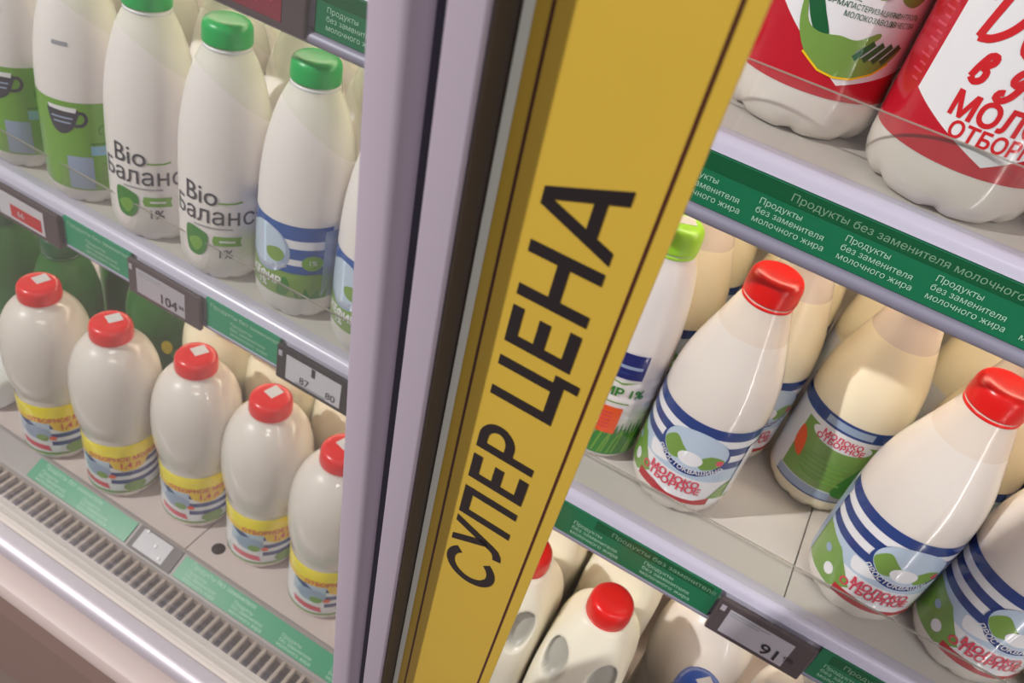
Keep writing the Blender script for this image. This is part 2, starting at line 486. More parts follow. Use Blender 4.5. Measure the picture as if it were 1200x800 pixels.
prism_x('bumper', [(0.334, ZD - 0.0445), (0.316, ZD - 0.0445), (0.2985, ZD - 0.0465), (0.2925, ZD - 0.049), (0.2895, ZD - 0.054), (0.2890, ZD - 0.066), (0.334, ZD - 0.066)], XL, XR, 'bumper', base, smooth=True)
prism_x('lower_panel', [(0.334, ZD - 0.066), (0.2925, ZD - 0.066), (0.2880, ZD - 0.105), (0.2900, ZD - 0.112), (0.300, ZD - 0.115), (0.300, 0.06), (0.334, 0.06)], XL, XR, 'lower_brown', base)
box('plinth', XL, XR, 0.335, 0.96, 0.0, 0.10, 'grille_dark', base)

# ------------------------------------------------------------------ shelves
def make_shelf(zs, label, guard, pr=0.0050):
    s = empty('shelf', (0, 0, zs))
    tag(s, label, 'shelf')
    n = 0; x = XL
    widths = [0.86, 0.70, 0.84]
    for w_ in widths:
        box('tray', x + 0.0006, min(x + w_, XR) - 0.0006, 0.497, 0.95, -0.010, 0.0, 'shelf', s); x += w_
        if x < XR - 0.1: box('joint_light_block', x - 0.01, x + 0.01, 0.498, 0.95, -0.0125, -0.0101, 'shelf', s)  # added strip, stops lamp light leaking up through the tray seam
    prism_x('front_lip', [(0.497, 0.0), (0.489, 0.0008), (0.4845, -0.0015), (0.482, -0.0045), (0.4815, -0.0075), (0.4805, -0.0095), (0.4835, -0.010), (0.4835, -0.045), (0.497, -0.045)], XL, XR, 'shelf_lip', s, smooth=True)
    pts = [(0.4835, -0.0440)]
    for i in range(9):
        a = PI * 0.5 + PI * i / 8
        pts.append((0.4800 + pr * math.cos(a), -0.0442 - pr + pr * math.sin(a)))
    pts += [(0.497, -0.0445 - 2 * pr), (0.497, -0.044)]
    prism_x('lower_profile', pts, XL, XR, 'rail_grey', s, smooth=True)
    box('led_strip', XL + 0.05, XR - 0.05, 0.610, 0.626, -0.0185, -0.0150, 'led', s)
    g = empty('shelf_guard', (0, 0, zs))
    tag(g, guard, 'shelf guard', 'clear plastic shelf guards')
    box('panel', XL, XR, 0.4862, 0.4878, 0.0012, 0.0445, 'acrylic', g)
    box('top_edge', XL, XR, 0.4861, 0.4879, 0.0445, 0.0451, 'acrylic_edge', g)
    for bx in (-1.2, -0.3, 0.7):
        box('bracket', bx, bx + 0.004, 0.55, 0.968, -0.045, -0.0101, 'shelf', s)
    return s
make_shelf(Z2, 'pale metal middle shelf with green strips on its lavender rail', 'clear plastic guard strip along the front of the middle shelf', 0.0020)
make_shelf(Z3, 'pale metal top shelf carrying the large red labelled bottles', 'clear plastic guard strip in front of the large red bottles')

# ------------------------------------------------------------------ shelf signs
def flat_text(name, s, x, z, size, m, parent, y, align='LEFT', shear=0.0, offset=0.0, sx=1.0, tilt=None):
    V, F = text_mesh(s, size, shear, offset, align, 1.0, sx)
    if tilt: vv = [tilt(x + a, z + b) for a, b in V]
    else: vv = [(x + a, y, z + b) for a, b in V]
    return mesh_obj(name, vv, F, m, parent)
BLOCK = ['Продукты', 'без заменителя', 'молочного жира']
def green_strip(x0, x1, zs, label, off=0.012, pitch=0.066, dark=None, line_x=None, blocks=True, short=None, m='strip_green'):
    s = empty('info_strip', (x0, 0.480, zs - 0.044))
    tag(s, label, 'sign', 'green information strips on the shelf rails')
    w_ = x1 - x0
    box('backing', 0, w_, -0.0012, 0.0032, 0.0002, 0.0340, m, s)
    if dark:
        for d0, d1 in dark: box('dark_band', d0 - x0, d1 - x0, -0.0016, -0.0012, 0.0235, 0.0338, 'strip_dark', s)
    if line_x is not None:
        flat_text('lettering', 'Продукты без заменителя молочного жира', line_x - x0, 0.0282, 0.0068, 'strip_text_dim', s, -0.0019, sx=1.08)
    if short is not None:
        flat_text('lettering', 'Продукты без заменителя', short, 0.0285, 0.0068, 'strip_text', s, -0.0019)
    x = off
    while blocks and x + 0.040 < w_:
        for i, t in enumerate(BLOCK):
            flat_text('lettering', t, x, 0.0185 - 0.0060 * i, 0.0056, 'strip_text', s, -0.0016)
        x += pitch
    return s
green_strip(-0.6555, -0.5640, Z2, 'green strip between the red price tag and the grey price tag', off=0.030, short=0.006)
green_strip(-0.4670, -0.3780, Z2, 'green strip between the grey and the black price tag', off=0.030, short=0.006)
green_strip(-0.2810, 0.066, Z2, 'long green strip beside the yellow banner above the milk jugs', off=0.020, dark=((-0.045, 0.06),), line_x=-0.030, m='strip_green_deep')
green_strip(0.1505, 0.42, Z2, 'green strip right of the price tag under the striped bottles', off=0.008, pitch=0.07, dark=((0.16, 0.42),), line_x=0.17, m='strip_green_deep')
green_strip(-0.365, 0.44, Z3, 'long dark green strip along the top shelf rail', off=0.010, pitch=0.0532, dark=((-0.365, 0.44),), line_x=-0.020, m='strip_green_deep')
def price_tag(x0, x1, zs, frame, screen, label, kind):
    w_ = x1 - x0; h = 0.0405
    s = empty('price_tag', (x0, 0.4775, zs - 0.0505))
    tag(s, label, 'price tag', 'electronic price tags on the shelf rails')
    box('frame', 0, w_, -0.0050, 0.0, 0, h, frame, s, bev=0.0014)
    sx0, sx1 = w_ * 0.13, w_ * 0.80
    box('screen', sx0, sx1, -0.0055, -0.0049, 0.0055, h - 0.0060, screen, s)
    box('clip', 0.003, 0.007, -0.0058, -0.0049, h - 0.011, h - 0.005, 'tag_screen', s)
    y = -0.0059
    if kind == 'price91':
        for i in range(2): box('text_line', sx0 + 0.002, sx0 + 0.034 - 0.008 * i, y, y + 0.0003, h - 0.0088 - 0.003 * i, h - 0.0078 - 0.003 * i, 'lab_grey', s)
        flat_text('lettering', '91', sx0 + 0.033, 0.0135, 0.0175, 'tag_text', s, y, offset=0.0003)
        flat_text('lettering', '99', sx0 + 0.0515, 0.0160, 0.0085, 'tag_text', s, y)
    elif kind == 'price104':
        for i in range(2): box('text_line', sx0 + 0.003, sx0 + 0.033, y, y + 0.0003, h - 0.0095 - 0.003 * i, h - 0.0085 - 0.003 * i, 'lab_grey', s)
        flat_text('lettering', '104', sx0 + 0.029, 0.0135, 0.0160, 'tag_text', s, y, offset=0.0002)
        flat_text('lettering', '99', sx0 + 0.0545, 0.0160, 0.0070, 'tag_text', s, y)
    elif kind == 'two':
        box('divider', (sx0 + sx1) / 2 - 0.002, (sx0 + sx1) / 2 + 0.002, y, y + 0.0003, h - 0.016, h - 0.006, frame, s)
        flat_text('lettering', '87', sx0 + 0.016, 0.0125, 0.0115, 'tag_text', s, y)
        flat_text('lettering', '80', sx0 + 0.046, 0.0125, 0.0115, 'tag_text', s, y)
        box('text_line', sx0 + 0.012, sx1 - 0.016, y, y + 0.0003, 0.0062, 0.0085, 'lab_grey', s)
    elif kind == 'red':
        box('red_field', sx0 + 0.018, sx1 - 0.004, y, y + 0.0003, 0.009, 0.024, 'tag_red', s)
        flat_text('lettering', '66', sx0 + 0.028, 0.0165, 0.010, 'tag_screen_w', s, y - 0.0003)
    elif kind == 'redfull':
        flat_text('lettering', '84', sx0 + 0.033, 0.018, 0.016, 'tag_red', s, y)
        flat_text('lettering', '99', sx0 + 0.053, 0.020, 0.009, 'tag_red', s, y)
    return s
price_tag(-0.756, -0.657, Z2, 'tag_grey', 'tag_screen_w', 'grey framed price tag showing a red price at the left edge', 'red')
price_tag(-0.5620, -0.4690, Z2, 'tag_grey', 'tag_screen', 'grey framed price tag reading 104 under the bio bottles', 'price104')
price_tag(-0.3760, -0.2830, Z2, 'tag_black', 'tag_screen_w', 'black framed price tag with two prices beside the door frame', 'two')
price_tag(0.068, 0.1485, Z2, 'tag_grey', 'tag_screen', 'dark grey price tag reading 91 below the striped milk bottles', 'price91')
price_tag(-0.470, -0.3685, Z3, 'tag_grey', 'tag_redscreen', 'price tag with dark red screen on the top shelf rail', 'redfull')
# signs lying on the slanted ledge of the deck
def deck_pt(x, t, lift=0.0):   # t 0 (front) .. 1 (rear) over the slope
    return (x, 0.387 + 0.0245 * t - 0.0005 * lift, ZD - 0.0130 + 0.0123 * t + lift)
def deck_strip(x0, x1, label):
    s = empty('info_strip', (x0, 0.39, ZD - 0.012)); s.location = (0, 0, 0)
    tag(s, label, 'sign', 'green strips on the deck ledge')
    def slab(nm, a, b, t0, t1, l0, l1, m):
        v = [deck_pt(a, t0, l0), deck_pt(b, t0, l0), deck_pt(b, t1, l0), deck_pt(a, t1, l0), deck_pt(a, t0, l1), deck_pt(b, t0, l1), deck_pt(b, t1, l1), deck_pt(a, t1, l1)]
        mesh_obj(nm, v, [(3, 2, 1, 0), (4, 5, 6, 7), (0, 1, 5, 4), (1, 2, 6, 5), (2, 3, 7, 6), (3, 0, 4, 7)], m, s)
    slab('backing', x0, x1, 0.06, 0.94, 0.0005, 0.0016, 'strip_green')
    x = x0 + 0.012
    while x + 0.04 < x1:
        for i, t in enumerate(BLOCK):
            flat_text('lettering', t, x, 0.58 - 0.2 * i, 0.0055, 'strip_text', s, 0, tilt=lambda a, b, i=i: deck_pt(a, 0.52 - 0.17 * i + (b - (0.58 - 0.2 * i)) / 0.0275, 0.0018))
        x += 0.065
    flat_text('lettering', 'Продукты без заменителя', x0 + 0.012, 0.0, 0.0070, 'strip_text', s, 0, tilt=lambda a, b: deck_pt(a, 0.78 + b / 0.0275, 0.0018))
    return s
deck_strip(-0.655, -0.503, 'green strip on the ledge above the vent grille at left')
deck_strip(-0.432, -0.130, 'green strip on the ledge running behind the door frame')
t = empty('tag_holder', (0, 0, 0)); tag(t, 'empty clear plastic tag holder between the green ledge strips', 'tag holder')
def hold(nm, a, b, t0, t1, l0, l1, m):
    v = [deck_pt(a, t0, l0), deck_pt(b, t0, l0), deck_pt(b, t1, l0), deck_pt(a, t1, l0), deck_pt(a, t0, l1), deck_pt(b, t0, l1), deck_pt(b, t1, l1), deck_pt(a, t1, l1)]
    mesh_obj(nm, v, [(3, 2, 1, 0), (4, 5, 6, 7), (0, 1, 5, 4), (1, 2, 6, 5), (2, 3, 7, 6), (3, 0, 4, 7)], m, t)
hold('plate', -0.4985, -0.4365, 0.02, 0.98, 0.0005, 0.0016, 'tag_grey')
hold('window', -0.4920, -0.4500, 0.10, 0.92, 0.0017, 0.0022, 'tag_screen')
for a, b in ((-0.488, 0.82), (-0.470, 0.5), (-0.458, 0.18)):
    hold('rivet', a, a + 0.003, b, b + 0.11, 0.0022, 0.0034, 'lab_white')

# ------------------------------------------------------------------ bottles
PROF_PET = dense([(0, 0.029), (0.0015, 0.0335), (0.006, 0.0375), (0.013, 0.0408), (0.022, 0.0420), (0.06, 0.0425), (0.105, 0.0425), (0.122, 0.0416), (0.138, 0.0392), (0.152, 0.0356), (0.166, 0.0312), (0.178, 0.0272), (0.189, 0.0238), (0.196, 0.0215), (0.201, 0.0198), (0.206, 0.0192), (0.212, 0.0190)])
IP = interp(PROF_PET)
PROF_BIO = dense([(0, 0.030), (0.0015, 0.034), (0.006, 0.0375), (0.013, 0.0405), (0.024, 0.0418), (0.06, 0.0420), (0.10, 0.0418), (0.125, 0.0408), (0.145, 0.0385), (0.165, 0.0345), (0.180, 0.0300), (0.190, 0.0262), (0.197, 0.0228), (0.2015, 0.0200), (0.206, 0.0194), (0.212, 0.0190)])
IB = interp(PROF_BIO)

def striped_label(p, back=False):
    P = Print(0.0425, IP)
    P.ring(0.0205, 0.107, 'lab_white', 0)
    if not back:
        P.rect(-0.075, 0.075, 0.097, 0.107, 'lab_blue', 1)
        P.rect(-0.075, 0.075, 0.081, 0.0895, 'lab_blue', 1)
        P.rect(-0.075, 0.075, 0.0655, 0.0735, 'lab_blue', 1)
        # pale sky and field below the stripes
        P.rect(-0.075, 0.075, 0.050, 0.0655, 'lab_sky', 1)
        P.poly([(-0.034, 0.0215), (-0.020, 0.034), (-0.028, 0.044), (-0.040, 0.058), (-0.060, 0.062), (-0.075, 0.060), (-0.075, 0.0215)], 'lab_grass', 2)
        P.ell(-0.040, 0.034, 0.0045, 0.0055, 'lab_white', 3)
        P.ell(-0.050, 0.047, 0.0035, 0.0035, 'lab_bluegrey', 3)
        P.poly([(0.034, 0.030), (0.075, 0.0215), (0.075, 0.054), (0.055, 0.052), (0.042, 0.044)], 'lab_grass', 2)
        P.blob([(-0.026, 0.052), (-0.005, 0.058), (-0.016, 0.063), (-0.03, 0.064)], 'lab_white', 2)
        # oval landscape badge
        P.ell(0.006, 0.076, 0.0290, 0.0225, 'lab_blue', 3)
        P.ell(0.006, 0.079, 0.0265, 0.0200, 'lab_sky', 4)
        P.blob([(-0.0195, 0.077), (-0.012, 0.086), (-0.004, 0.080), (0.004, 0.071), (-0.008, 0.064), (-0.016, 0.069)], 'lab_grass', 5)
        P.blob([(0.012, 0.072), (0.020, 0.079), (0.031, 0.076), (0.028, 0.068), (0.016, 0.063)], 'lab_grass', 5)
        P.ell(0.005, 0.070, 0.010, 0.007, 'lab_white', 6)
        P.ell(0.028, 0.073, 0.0030, 0.0030, 'lab_pink', 6)
        P.text('ПРОСТОКВАШИНО', 0.006, 0.0575, 0.0062, 'lab_white', 6, arc=0.045, offset=0.00008)
        P.text('МОЛОКО', 0.000, 0.0440, 0.0095, 'lab_pink', 5, offset=0.0003)
        P.text('ОТБОРНОЕ', -0.002, 0.0370, 0.0098, 'lab_pink', 5, offset=0.0003)
        P.rect(-0.030, 0.036, 0.0215, 0.0300, 'lab_red', 3)
        P.poly([(-0.014, 0.0305), (0.0, 0.0265), (0.022, 0.0265), (0.034, 0.0305), (0.02, 0.0330), (-0.004, 0.0330)], 'lab_white', 4)
        P.rect(0.050, 0.1, 0.030, 0.090, 'lab_white', 5)
        P.rect(-0.1, -0.068, 0.020, 0.096, 'lab_bluegrey', 4)
    else:
        P.ring(0.095, 0.107, 'lab_blue', 1)
        P.rect(-0.031, 0.040, 0.0315, 0.090, 'lab_grass', 1)
        P.blob([(-0.031, 0.058), (-0.020, 0.050), (-0.022, 0.070), (-0.031, 0.078)], 'lab_orange', 2)
        P.blob([(0.018, 0.032), (0.040, 0.030), (0.040, 0.072), (0.028, 0.062)], 'lab_grass_d', 2)
        P.rect(-0.016, 0.024, 0.0975, 0.1045, 'lab_bluegrey', 2)
        P.ell(0.004, 0.085, 0.026, 0.0085, 'lab_white', 2)
        P.text('МОЛОКО', 0.004, 0.0875, 0.0075, 'lab_pink', 3, offset=0.0003)
        P.text('ОТБОРНОЕ', 0.004, 0.0815, 0.0075, 'lab_pink', 3, offset=0.0003)
        for i in range(5): P.rect(-0.016, 0.022 - 0.004 * (i % 2), 0.060 - 0.005 * i, 0.0622 - 0.005 * i, 'lab_green', 3)
        P.rect(-0.033, 0.042, 0.0210, 0.0305, 'lab_bluegrey', 1)
        P.rect(-0.033, 0.042, 0.0205, 0.0220, 'lab_blue', 2)
        P.rect(0.020, 0.034, 0.0225, 0.0295, 'lab_grey', 2)
        P.ell(0.046, 0.079, 0.007, 0.006, 'lab_dark', 2)
        P.rect(-0.05, -0.033, 0.02, 0.09, 'lab_white', 1)
        for sgn in (-1, 1): P.rect(min(0.06 * sgn, 0.125 * sgn), max(0.06 * sgn, 0.125 * sgn), 0.070, 0.080, 'lab_blue', 2)
    return P.build('label', p)
def striped_bottle(name, back=False, capm='cap_red', milk='milk', sticker=None):
    b = empty(name)
    lathe('body', PROF_PET, [milk, 'neck'], b, 64, scallop(10, 0.07, 0.012, 0.0015), zmat=0.176)
    striped_label(b, back)
    make_cap(b, capm, 0.2070, 0.0203, 0.0195, sticker=sticker)
    return b

BK = 1.073
def tall(o):
    o.scale = (1, 1, BK); return o
def bio_body(b, milk='milk_bio'):
    tall(lathe('body', PROF_BIO, [milk, 'neck_bio'], b, 64, scallop(10, 0.06, 0.012, 0.0015), plane=((-0.012, -0.02, 0.186), (0.55, 0.25, 0.80))))
def bio_bottle(name, capm='cap_green'):
    b = empty(name); bio_body(b)
    P = Print(0.042, IB)
    P.text('Bio', -0.0155, 0.0880, 0.0250, 'lab_dark', 2, offset=0.0001)
    P.stroke([(0.001, 0.0835), (0.008, 0.0835), (0.016, 0.0840), (0.022, 0.0855)], 0.0016, 'lab_green', 2)
    P.text('Баланс', -0.0060, 0.0695, 0.0235, 'lab_dark', 2, offset=0.0001, sx=1.0)
    P.rect(-0.022, 0.014, 0.0575, 0.0590, 'lab_grey', 2)
    P.blob([(-0.030, 0.0545), (-0.010, 0.0515), (-0.009, 0.038), (-0.014, 0.029), (-0.022, 0.0265), (-0.030, 0.032)], 'lab_grass_d', 2)
    P.blob([(-0.028, 0.040), (-0.018, 0.046), (-0.013, 0.040), (-0.020, 0.031)], 'lab_green', 3)
    P.poly([(-0.003, 0.0505), (0.022, 0.0505), (0.0205, 0.046), (0.022, 0.0410), (-0.003, 0.0410), (-0.0045, 0.0457)], 'lab_green', 2)
    P.rect(0.002, 0.016, 0.0448, 0.0465, 'lab_white', 3)
    P.text('1%', 0.007, 0.0325, 0.0125, 'lab_dark', 2, offset=0.0002)
    P.rect(0.036, 0.058, 0.022, 0.100, 'lab_bluegrey', 1)
    tall(P.build('label', b))
    make_cap(b, capm, 0.2215, 0.0208, 0.0195, ringm='lab_white')
    return b
def green_bottle(name):
    b = empty(name); bio_body(b)
    P = Print(0.042, IB)
    P.ring(0.018, 0.105, 'lab_green', 0)
    P.rect(-0.026, -0.010, 0.1530, 0.1565, 'lab_grey', 1)
    cx = -0.019
    P.blob([(cx - 0.014, 0.0985), (cx + 0.012, 0.0985), (cx + 0.011, 0.088), (cx + 0.006, 0.079), (cx - 0.003, 0.074), (cx - 0.011, 0.078), (cx - 0.015, 0.088)], 'lab_dark', 2)
    P.stroke(dense([(cx + 0.011, 0.095), (cx + 0.017, 0.0955), (cx + 0.0195, 0.090), (cx + 0.016, 0.0845), (cx + 0.009, 0.083)], 0.001), 0.0030, 'lab_dark', 2)
    P.poly([(cx - 0.015, 0.1000), (cx + 0.012, 0.1000), (cx + 0.011, 0.0955), (cx - 0.014, 0.0965)], 'lab_white', 3)
    P.rect(cx - 0.012, cx + 0.008, 0.0890, 0.0905, 'lab_bluegrey', 3)
    P.rect(cx - 0.010, cx + 0.006, 0.0845, 0.0860, 'lab_bluegrey', 3)
    P.rect(0.002, 0.032, 0.055, 0.0640, 'lab_lightblue', 2)
    P.rect(0.010, 0.028, 0.0585, 0.0605, 'lab_bluegrey', 3)
    P.rect(0.002, 0.020, 0.0655, 0.0672, 'lab_grass_d', 2)
    P.rect(-0.0200, 0.0030, 0.020, 0.0530, 'lab_bluegrey', 2)
    P.rect(0.010, 0.034, 0.026, 0.048, 'lab_grass', 2)
    P.stroke([(0.016 + 0.006 * math.cos(t), 0.0795 + 0.005 * math.sin(t)) for t in (i * 0.6 for i in range(8))], 0.0008, 'lab_grass_d', 2)
    tall(P.build('label', b))
    make_cap(b, 'cap_green', 0.2215, 0.0208, 0.0195, ringm='lab_white')
    return b
def kefir_bottle(name):
    b = empty(name); bio_body(b)
    P = Print(0.042, IB)
    P.ring(0.026, 0.098, 'lab_white', 0)
    P.rect(-0.075, 0.036, 0.0845, 0.098, 'lab_kblue', 1)
    P.rect(-0.075, 0.036, 0.066, 0.0765, 'lab_kblue', 1)
    P.rect(-0.075, 0.036, 0.0515, 0.060, 'lab_kblue', 1)
    P.rect(-0.075, 0.036, 0.0265, 0.0520, 'lab_grass', 1)
    P.ell(-0.026, 0.070, 0.0250, 0.0225, 'lab_bluegrey', 2)
    P.ell(-0.027, 0.073, 0.0220, 0.0195, 'lab_sky', 3)
    P.blob([(-0.024, 0.070), (-0.012, 0.074), (-0.006, 0.068), (-0.012, 0.060), (-0.022, 0.062)], 'lab_grass', 4)
    P.text('ПРОСТОКВАШИНО', -0.026, 0.0525, 0.0050, 'lab_white', 4, arc=0.04)
    P.ell(0.019, 0.0635, 0.0095, 0.0075, 'lab_green', 3)
    P.text('1%', 0.019, 0.0635, 0.0070, 'lab_white', 4)
    P.text('КЕФИР', -0.026, 0.0405, 0.0105, 'lab_white', 3, offset=0.0004)
    P.text('1%', -0.028, 0.0330, 0.0090, 'lab_white', 3, offset=0.0003)
    P.blob([(-0.012, 0.030), (-0.008, 0.044), (-0.003, 0.046), (0.0, 0.036), (-0.004, 0.028)], 'lab_grass_d', 3)
    P.poly([(0.006, 0.0265), (0.004, 0.034), (0.011, 0.027), (0.014, 0.038), (0.019, 0.028), (0.026, 0.037), (0.028, 0.027), (0.034, 0.036), (0.034, 0.0265)], 'lab_grass_d', 3)
    P.rect(0.0285, 0.050, 0.0265, 0.094, 'lab_bluegrey', 2)
    tall(P.build('label', b))
    make_cap(b, 'cap_green', 0.2215, 0.0208, 0.0195, ringm='lab_white')
    return b
def lime_bottle(name):
    pr = dense([(0, 0.026), (0.002, 0.031), (0.008, 0.0345), (0.02, 0.0355), (0.055, 0.0358), (0.0575, 0.0348), (0.060, 0.0358), (0.075, 0.0358), (0.0775, 0.0348), (0.080, 0.0358), (0.092, 0.0356), (0.0945, 0.0346), (0.097, 0.0356), (0.125, 0.0345), (0.150, 0.0322), (0.172, 0.0290), (0.188, 0.0255), (0.198, 0.0215), (0.203, 0.0192), (0.212, 0.0188)], 0.004)
    b = empty(name); ip = interp(pr)
    lathe('body', pr, ['milk_bio'], b, 64)
    P = Print(0.0358, lambda z: max(ip(z - 0.003), ip(z), ip(z + 0.003)))
    P.rect(-0.014, 0.017, 0.097, 0.122, 'lab_navy', 2)
    P.rect(-0.010, 0.014, 0.1075, 0.1105, 'lab_bluegrey', 3)
    P.rect(-0.009, 0.006, 0.1020, 0.1035, 'lab_blue', 3)
    P.poly([(-0.016, 0.0955), (0.002, 0.0925), (0.017, 0.0955), (0.003, 0.0905)], 'lab_grass', 2)
    P.text('КЕФИР 1%', -0.0055, 0.0815, 0.0118, 'lab_grass_d', 2, offset=0.0004)
    P.rect(-0.020, 0.014, 0.0700, 0.0712, 'lab_grass', 2)
    P.rect(-0.022, 0.011, 0.036, 0.0655, 'lab_orange', 4)
    for i in range(5): P.rect(-0.016, 0.004, 0.058 - 0.004 * i, 0.0592 - 0.004 * i, 'lab_pink', 5)
    pts = [(-0.055, 0.010)]; n = 30
    tops = []
    for i in range(n):
        u = -0.055 + 0.11 * i / n
        tops += [(u, 0.030 + 0.006 * random.random()), (u + 0.0018, 0.042 + 0.014 * random.random())]
    P.poly(pts + tops + [(0.055, 0.034), (0.055, 0.010)], 'lab_grass_d', 2)
    for i in range(16):
        u = -0.04 + 0.08 * random.random(); P.stroke([(u, 0.012), (u + 0.002, 0.026), (u + 0.006 * random.random(), 0.040)], 0.0018, 'lab_green', 3)
    P.build('label', b)
    c = make_cap(b, 'cap_lime', 0.2070, 0.0203, 0.0195, sticker=0.3)
    return b

def round_bottle(name, capm='cap_red', sticker=0.2, label=True, milk='milk'):
    pr = dense([(0, 0.032), (0.0015, 0.0360), (0.006, 0.0388), (0.014, 0.0400), (0.050, 0.0402), (0.088, 0.0404), (0.0930, 0.0396), (0.098, 0.0406), (0.110, 0.0436), (0.128, 0.0458), (0.147, 0.0463), (0.166, 0.0452), (0.181, 0.0424), (0.193, 0.0380), (0.2025, 0.0322), (0.2085, 0.0265), (0.212, 0.0216), (0.216, 0.0196), (0.222, 0.0194)], 0.005)
    b = empty(name); ip = interp(pr)
    lathe('body', pr, [milk], b, 64, scallop(10, 0.05, 0.01, 0.001))
    if label:
        P = Print(0.0404, ip)
        P.ring(0.012, 0.084, 'lab_white', 0)
        P.ring(0.0600, 0.0840, 'lab_yellow', 1)
        P.ring(0.0600, 0.0668, 'lab_gold', 2)
        P.text('ОТБОРНОЕ МОЛОКО', 0.0, 0.0640, 0.0085, 'lab_redtext', 3, offset=0.0002)
        P.text('ОТБОРНОЕ МОЛОКО', 0.118, 0.0640, 0.0085, 'lab_redtext', 3, offset=0.0002)
        P.poly([(-0.020, 0.0605), (0.024, 0.0605), (0.018, 0.050), (0.008, 0.0460), (-0.006, 0.0460), (-0.016, 0.051)], 'lab_gold', 2)
        P.text('1,4 л', 0.002, 0.0540, 0.0115, 'lab_redtext', 3, offset=0.0003)
        for v0 in (0.0515, 0.0385, 0.0265): P.rect(-0.020, 0.06, v0, v0 + 0.0062, 'lab_blue', 1)
        P.rect(-0.060, -0.020, 0.040, 0.0600, 'lab_sky', 1)
        P.poly([(-0.058, 0.060), (-0.044, 0.060), (-0.030, 0.050), (-0.034, 0.046), (-0.050, 0.054)], 'lab_blue', 2)
        P.ell(-0.036, 0.044, 0.017, 0.010, 'lab_bluegrey', 3)
        P.ell(-0.030, 0.038, 0.007, 0.005, 'lab_grass', 4)
        P.ell(-0.018, 0.038, 0.004, 0.003, 'lab_orange', 4)
        P.poly([(-0.058, 0.030), (-0.024, 0.026), (-0.022, 0.018), (-0.056, 0.022)], 'lab_pink', 3)
        P.ell(0.006, 0.0215, 0.0125, 0.0070, 'lab_grass', 4)
        P.rect(-0.09, 0.09, 0.0120, 0.0155, 'lab_grass', 3)
        P.sh = [([(u_ * 0.96, v_ * 1.07) for u_, v_ in V_], F_, m_, l_, c_) for V_, F_, m_, l_, c_ in P.sh]
        P.build('label', b)
    make_cap(b, capm, 0.2155, 0.0214, 0.0185, sticker=sticker)
    return b

